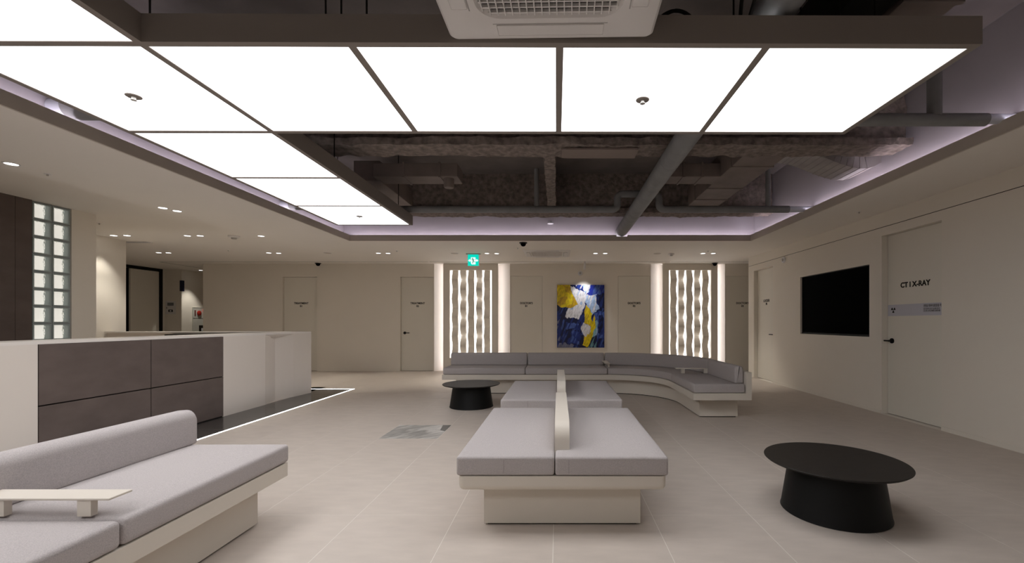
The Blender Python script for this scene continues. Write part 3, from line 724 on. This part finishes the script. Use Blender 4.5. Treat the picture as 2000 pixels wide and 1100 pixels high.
p2 = thing('water_pipe', 'grey insulated pipe running from the right cove wall with a riser', 'pipe', (0, Yq, zr))
MB().tube([(1.2, 0, 0), (2.0, 0, 0), (P(1925, 0, Yq).x, 0, 0)], .047, 18).build('insulated_run', pipem, p2)
MB().tube([(P(1920, 0, Yq).x, 0, .006), (UXR, 0, .006)], .037, 16).build('bare_end', pipew, p2)
MB().tube([(P(1825, 0, Yq).x, 0, .02), (P(1825, 0, Yq).x, 0, ZS-zr)], .047, 16).build('riser', pipem, p2)
for i, (x, y) in enumerate(((130, 222), (572, 406))):
    q = ceil_pt(x, y, 2.76)
    t = thing('water_pipe', ('short grey pipe end crossing the left cove near the front' if i == 0 else 'short grey pipe end crossing the left cove near its far corner'), 'pipe', (UXL, q.y, 2.80))
    MB().tube([(.0, 0, 0), (.12, 0, 0)], .07 if i == 0 else .06, 18).build('bare_end', pipew, t); MB().tube([(.12, 0, 0), (1.15, 0, 0)], .085 if i == 0 else .07, 18).build('insulated_run', pipem, t)
# ducts
def duct(name, label, lst, seams=()):
    t = thing(name, label, 'duct', (0, 0, 0), 'ventilation ducts')
    for nm, d in lst: MB().box(*d, bevel=.012, seg=2).build(nm, ductm, t)
    for d in seams: box('flange_seam', ductm, d, t)
    return t
d1 = duct('air_duct', 'rectangular duct with a side branch at right behind the thick pipe', [('main_run', (2.02, 2.50, 4.66, 6.98, 3.0, 3.3)), ('branch', (1.28, 2.03, 5.57, 5.88, 3.0, 3.17))],
          [(2.01, 2.51, y, y+.03, 2.99, 3.31) for y in (5.2, 6.05, 6.6)]+[(x, x+.025, 5.56, 5.89, 2.99, 3.18) for x in (1.35, 1.55, 1.78)])
def rect_sweep(name, pts, hw, hh, m, parent):
    rings = []; pts = [Vector(p) for p in pts]
    for i, p in enumerate(pts):
        d = (pts[min(i+1, len(pts)-1)]-pts[max(i-1, 0)]).normalized(); nrm = Vector((-d.z, 0, d.x))
        rings.append([p+Vector((0, s*hw, 0))+nrm*q*hh for s, q in ((-1, -1), (1, -1), (1, 1), (-1, 1))])
    return MB().sweep(rings).build(name, m, parent, ang=40)
cur = [(2.35, 5.0, 3.12), (2.55, 5.0, 3.12)]+[(2.55+.75*t_, 5.0, 3.12-.20*(math.sin(math.pi*(t_-.5))+1)/2) for t_ in [k/12 for k in range(13)]]+[(3.36, 5.0, 2.935), (3.47, 5.0, 3.0)]
d2 = thing('duct_elbow', 'pale ribbed curving duct reaching the right cove wall', 'duct', (0, 0, 0), 'ventilation ducts')
rect_sweep('curved_run', cur, .20, .085, mat('pale_duct', (.36, .33, .32), .6, .3, var=.1, vscale=6), d2)
for i in range(3, 15, 1):
    rect_sweep('rib', [Vector(cur[i])+(Vector(cur[i+1])-Vector(cur[i]))*.0, Vector(cur[i])+(Vector(cur[i+1])-Vector(cur[i]))*.2], .204, .089, MATS['pale_duct'], d2)
d3 = duct('air_duct', 'short rectangular duct with a round collar at left of the void', [('main_run', (-2.32, -1.26, 5.57, 5.88, 3.0, 3.17)), ('return_run', (-2.62, -2.28, 5.7, 6.98, 2.99, 3.25))], [(x, x+.025, 5.56, 5.89, 2.99, 3.18) for x in (-1.5, -1.95)])
MB().lathe([(.065, 3.0), (.065, 2.90), (.055, 2.885)], (-1.39, 5.66, 0), 24).build('collar', ductm, d3)
d4 = duct('air_duct', 'brown rectangular duct above the right end of the light fixture', [('main_run', (2.02, 2.36, .6, 4.28, 3.06, 3.36))], [(2.01, 2.37, y, y+.03, 3.05, 3.37) for y in (1.6, 2.6)])
box('dark_side_face', gap, (1.72, 2.0, .6, 4.2, 3.08, 3.4), d4)  # near-black box drawn in place of the duct's dark side face
for i, pts in enumerate((((.93, 2.30, 2.665), (.88, 2.15, 2.72), (.74, 1.6, 3.0), (.6, 1.0, 3.5)), ((.45, 2.3, 2.66), (.52, 2.22, 2.72), (.62, 2.22, 2.74), (.7, 2.25, 2.68)), ((.97, 2.36, 2.665), (.94, 2.12, 2.74), (.84, 1.6, 3.02), (.7, 1.0, 3.5)))):
    tag(MB().tube(bend(pts, .06), .009, 8).build('cable', gap), ('black cable rising from the fixture left of the thick pipe', 'small loop of black cable lying on the fixture beside the air conditioner', 'second black cable rising between the first and the thick pipe')[i], 'cable', 'loose cables')
tag(MB().box(1.26, 1.56, 2.32, 2.46, 2.652, 2.70, bevel=.02).build('driver_box', blackm), 'flat black driver box on the fixture right of the thick pipe', 'electrical box')
tag(MB().lathe([(.02, .05), (.05, .03), (.055, 0)], (P(1075, 0, 7.86).x, UYB-.06, P(0, 435, 7.86).z-.02), 20).build('white_cap', whitem2), 'small white capped stub on the lit back cove wall', 'stub')

# ---------------------------------------------------------------- air conditioners
def cassette(name, label, loc, rot, hang):
    t = thing(name, label, 'air conditioner', loc); t.rotation_euler = (0, 0, rot); h = .475
    fr = MB(); o_, i_ = h, .26
    pl = [(o_*1, 0)]
    def rr(hw, r_, z, n=6):
        out = []
        for cx_, cy_, a0 in ((hw-r_, hw-r_, 0), (-hw+r_, hw-r_, 90), (-hw+r_, -hw+r_, 180), (hw-r_, -hw+r_, 270)):
            for k in range(n+1): a = R(a0+90*k/n); out.append((cx_+r_*math.cos(a), cy_+r_*math.sin(a), z))
        return out
    rings = [rr(.32, .09, .035), rr(h-.02, .03, .035), rr(h, .03, .03), rr(h, .03, .012), rr(h-.012, .028, 0), rr(.41, .07, -.012), rr(.335, .10, -.014), rr(.312, .10, -.010), rr(.298, .095, .012)]
    rv = [[fr.bm.verts.new(p) for p in rg] for rg in rings]; n_ = len(rv[0])
    for a, b_ in zip(rv, rv[1:]):
        for k in range(n_): fr.bm.faces.new((a[k], a[(k+1) % n_], b_[(k+1) % n_], b_[k]))
    fr.build('fascia', whitem, t, ang=20)
    box('filter', gap, (-.315, .315, -.315, .315, .016, .03), t)
    g = MB()
    for k in range(-9, 10): g.box(k*.032-.0022, k*.032+.0022, -.298, .298, -.006, .012)
    for k in range(-9, 10): g.box(-.298, .298, k*.032-.0035, k*.032+.0035, -.001, .014)
    g.build('grille', whitem, t)
    for k in range(4):
        v = MB().box(-.24, .24, .345, .415, -.019, -.0125, bevel=.006).build('louvre', whitem, t); v.rotation_euler = (0, 0, k*math.pi/2)
        s2 = box('louvre_gap', mat('soft_gap', (.42, .40, .385), .8, .1) if 'soft_gap' not in MATS else MATS['soft_gap'], (-.255, .255, .338, .343, -.0145, -.012), t); s2.rotation_euler = (0, 0, k*math.pi/2)
    box('logo_dots', MATS['soft_gap'], (-.012, .012, .447, .450, -.003, 0), t)
    if hang: MB().box(-.42, .42, -.42, .42, .034, .30, bevel=.02).build('casing', MATS['soft_gap'], t)
    return t
cassette('ceiling_air_conditioner', 'big white cassette air conditioner hanging above the near edge of the light fixture', (-.045, 1.642, 2.522), R(-1.2), True)
for x in (-.42, .33): MB().tube([(x, 1.9-1.625, .28), (x, 1.9-1.625, 1.05)], .006, 6).build('hanger_rod', gap, bpy.data.objects['ceiling_air_conditioner'])
cassette('ceiling_air_conditioner', 'flush white cassette air conditioner in the ceiling above the painting', (-.235, 9.2, ZC-.004), 0, False)

# ---------------------------------------------------------------- downlights and small ceiling fittings
spots = [((22, 320), 'single downlight at far left of the ceiling near the brown wall'), ((318, 406), 'left one of the downlight pair over the reception desk'), ((346, 412), 'right one of the downlight pair over the reception desk'),
 ((222, 460), 'left downlight of the pair beside the scallop lit wall'), ((248, 460), 'right downlight of the pair beside the scallop lit wall'), ((366, 460.5), 'left downlight of the pair left of the round ceiling detector'), ((391, 460.5), 'right downlight of the pair left of the round ceiling detector'),
 ((510, 461), 'single downlight right of the round ceiling detector'), ((310, 493.5), 'left downlight of the pair in front of the sliding door'), ((329, 493.8), 'right downlight of the pair in front of the sliding door'),
 ((525, 494), 'left downlight of the pair by the first treatment door'), ((544, 494.5), 'right downlight of the pair by the first treatment door'), ((739, 494.5), 'left downlight of the pair by the second treatment door'), ((758, 494.8), 'right downlight of the pair by the second treatment door'),
 ((951, 495), 'left downlight of the pair right of the exit sign'), ((970, 495.2), 'right downlight of the pair right of the exit sign'), ((1163, 495), 'left downlight of the pair right of the flush air conditioner'), ((1182, 495), 'right downlight of the pair right of the flush air conditioner'),
 ((1373, 495), 'left downlight of the pair before the right wave panel'), ((1393, 495), 'right downlight of the pair before the right wave panel'), ((392, 528), 'single downlight deep in the corridor')]
ringm = MB().lathe([(.042, -.001), (.056, -.001), (.056, -.005), (.047, -.005), (.042, -.001)], n=32, caps=False).mesh('trim_ring'); ringm.materials.append(whitem)
lensm = MB().lathe([(.043, -.0008), (.043, -.003)], n=32).mesh('lens'); lensm.materials.append(dl)
for i, ((x, y), lb) in enumerate(spots):
    p = ceil_pt(x, y); t = thing('downlight', lb, 'downlight', (p.x, p.y, ZC), 'recessed downlights')
    put('trim_ring', ringm, 0, 0, 0, t); put('lens', lensm, 0, 0, 0, t)
    ld = bpy.data.lights.new('lamp', 'SPOT'); ld.energy = SPOT_W*(.75 if i == 3 else 1.3 if i == 20 else .8 if i in (1, 2, 0) else 1); ld.color = (1, .955, .86); ld.spot_size = R(74); ld.spot_blend = .55; ld.shadow_soft_size = .03
    lo = bpy.data.objects.new('lamp', ld); COL.objects.link(lo); lo.parent = t; lo.location = (0, 0, -.012)
sl = thing('picture_spotlight', 'small white spotlight on the ceiling aimed at the painting', 'spotlight', (P(1142, 0, 10.38).x, 10.38, ZC))
MB().lathe([(.018, 0), (.018, -.05)], n=16).build('stem', whitem, sl); MB().tube([(0, 0, -.04), (0, .03, -.18)], .026, 20).build('lamp_head', whitem, sl)
ld = bpy.data.lights.new('lamp', 'SPOT'); ld.energy = 35; ld.color = (.95, .95, 1); ld.spot_size = R(74); ld.spot_blend = 1; ld.shadow_soft_size = .02
lo = bpy.data.objects.new('lamp', ld); COL.objects.link(lo); lo.parent = sl; lo.location = (0, .032, -.19); lo.rotation_euler = (R(23), 0, 0)
def cctv(p, label):
    t = thing('security_camera', label, 'camera', p, 'dome cameras')
    MB().lathe([(.07, 0), (.07, -.012), (.05, -.02)], n=28).build('mount', blackm, t); MB().lathe([(.05, -.018), (.045, -.045), (.025, -.065), (.006, -.07)], n=24).build('dome', screenm, t)
cctv(ceil_pt(1022, 474), 'black dome camera on the ceiling beside the flush air conditioner')
cctv(Vector((P(622, 0, 10.7).x, 10.68, ZC)), 'black dome camera at the ceiling edge left above the treatment doors')
cctv(Vector((P(1395, 0, 10.7).x, 10.66, ZC)), 'black dome camera at the ceiling edge above the right wave panel')
def cdet(x, y, label, r_=.06):
    p = ceil_pt(x, y); t = thing('ceiling_detector', label, 'detector', p, 'ceiling detectors')
    MB().lathe([(r_, 0), (r_, -.018), (r_*.8, -.03)], n=28).build('base', whitem, t); MB().lathe([(r_*.5, -.03), (r_*.42, -.055)], n=20).build('sensor', steelm, t)
cdet(457, 461, 'round white ceiling detector over the far end of the desk', .085); cdet(1311, 495.5, 'round white ceiling detector left of the right wave panel')
for x, y, lb in ((93, 340, 'tiny sprinkler on the ceiling over the brown wall'), (194, 436, 'tiny sprinkler on the ceiling beside the cream pier'), (775, 490, 'tiny sprinkler on the ceiling near the second treatment door'), (1011, 484.5, 'tiny sprinkler on the ceiling left of the flush air conditioner'), (1678, 414, 'tiny sprinkler on the ceiling by the right wall'), (446, 489, 'tiny sprinkler on the ceiling before the first treatment door'), (1383, 490, 'tiny sprinkler on the ceiling above the right downlight pair')):
    p = ceil_pt(x, y); t = thing('ceiling_sprinkler', lb, 'sprinkler', p, 'ceiling sprinklers')
    MB().lathe([(.026, 0), (.026, -.003)], n=20).build('plate', whitem, t); MB().lathe([(.008, -.003), (.008, -.02)], n=10).build('nozzle', steelm, t)
for x, y, lb in ((640, 494, 'flat round speaker plate on the ceiling left of the treatment pair'), (888, 495, 'flat round speaker plate on the ceiling left of the exit sign'), (1284, 495.5, 'flat round speaker plate on the ceiling before the right wave panel')):
    p = ceil_pt(x, y); t = thing('ceiling_speaker', lb, 'speaker', p, 'ceiling speakers')
    MB().lathe([(.08, 0), (.08, -.004), (.074, -.006)], n=32).build('rim', whitem, t); MB().lathe([(.072, -.006), (.07, -.0065)], n=32).build('mesh_cover', MATS['soft_gap'] if False else fasciam, t)
vt = thing('ceiling_vent', 'slim rectangular vent in the ceiling beside the scallop lit wall', 'vent', ceil_pt(268, 473))
box('vent_frame', whitem, (-.22, .22, -.07, .07, -.006, 0), vt)
for k in range(3): box('slot', MATS['soft_gap'], (-.20, .20, -.05+k*.04, -.035+k*.04, -.007, -.0055), vt)
# exit sign
ex = thing('exit_sign', 'green running-man exit sign with two arrows hanging from the ceiling', 'sign', (P(924.5, 0, 9.21).x, 9.21, 0))
zt, zb = P(0, 497.5, 9.21).z, P(0, 519.5, 9.21).z; zc = (zt+zb)/2; hw = .111
MB().box(-.15, .15, -.03, .03, ZC-.015, ZC, bevel=.003).build('ceiling_plate', MATS['soft_gap'], ex)
MB().box(-hw-.002, hw+.006, -.008, .012, zb-.004, ZC-.01, bevel=.002).build('housing', whitem2, ex)
face_ = box('sign_face', greenl, (-hw, hw, -.012, -.008, zb, zt), ex)
def ep(name, poly, m, y=-.014): MB().prism([(x*hw, zc+z*hw) for x, z in poly], 'y', y, y+.003).build(name, m, face_)
ep('doorway', [(-.42, .52), (.42, .52), (.42, -.78), (-.30, -.78), (-.42, -.5)], exitw)
ep('arrow', [(-.94, -.06), (-.62, .22), (-.62, .06), (-.42, .06), (-.42, -.16), (-.62, -.16), (-.62, -.32)], exitw)
ep('arrow', [(.94, -.06), (.62, .22), (.62, .06), (.42, .06), (.42, -.16), (.62, -.16), (.62, -.32)], exitw)
gm = mat('sign_figure_green', (0, .25, .15), .5, .2, emit=.25, ecol=(0, .6, .35))
mb = MB(); mb.lathe([(.012, -.0175), (.012, -.0155)], (-.13*hw, 0, zc+.34*hw), 14, 'y')
for poly in ([(-.16, .22), (.06, .20), (.12, -.16), (-.06, -.2)], [(-.16, .2), (-.36, .0), (-.32, -.06), (-.12, .1)], [(.04, .18), (.26, .06), (.30, .12), (.06, .26)], [(-.06, -.14), (.08, -.14), (-.06, -.62), (-.2, -.62)], [(.0, -.16), (.12, -.14), (.30, -.3), (.30, -.42), (.22, -.4)]):
    mb.prism([(x*hw, zc+z*hw) for x, z in poly], 'y', -.0175, -.0155)
mb.build('running_figure', gm, face_)
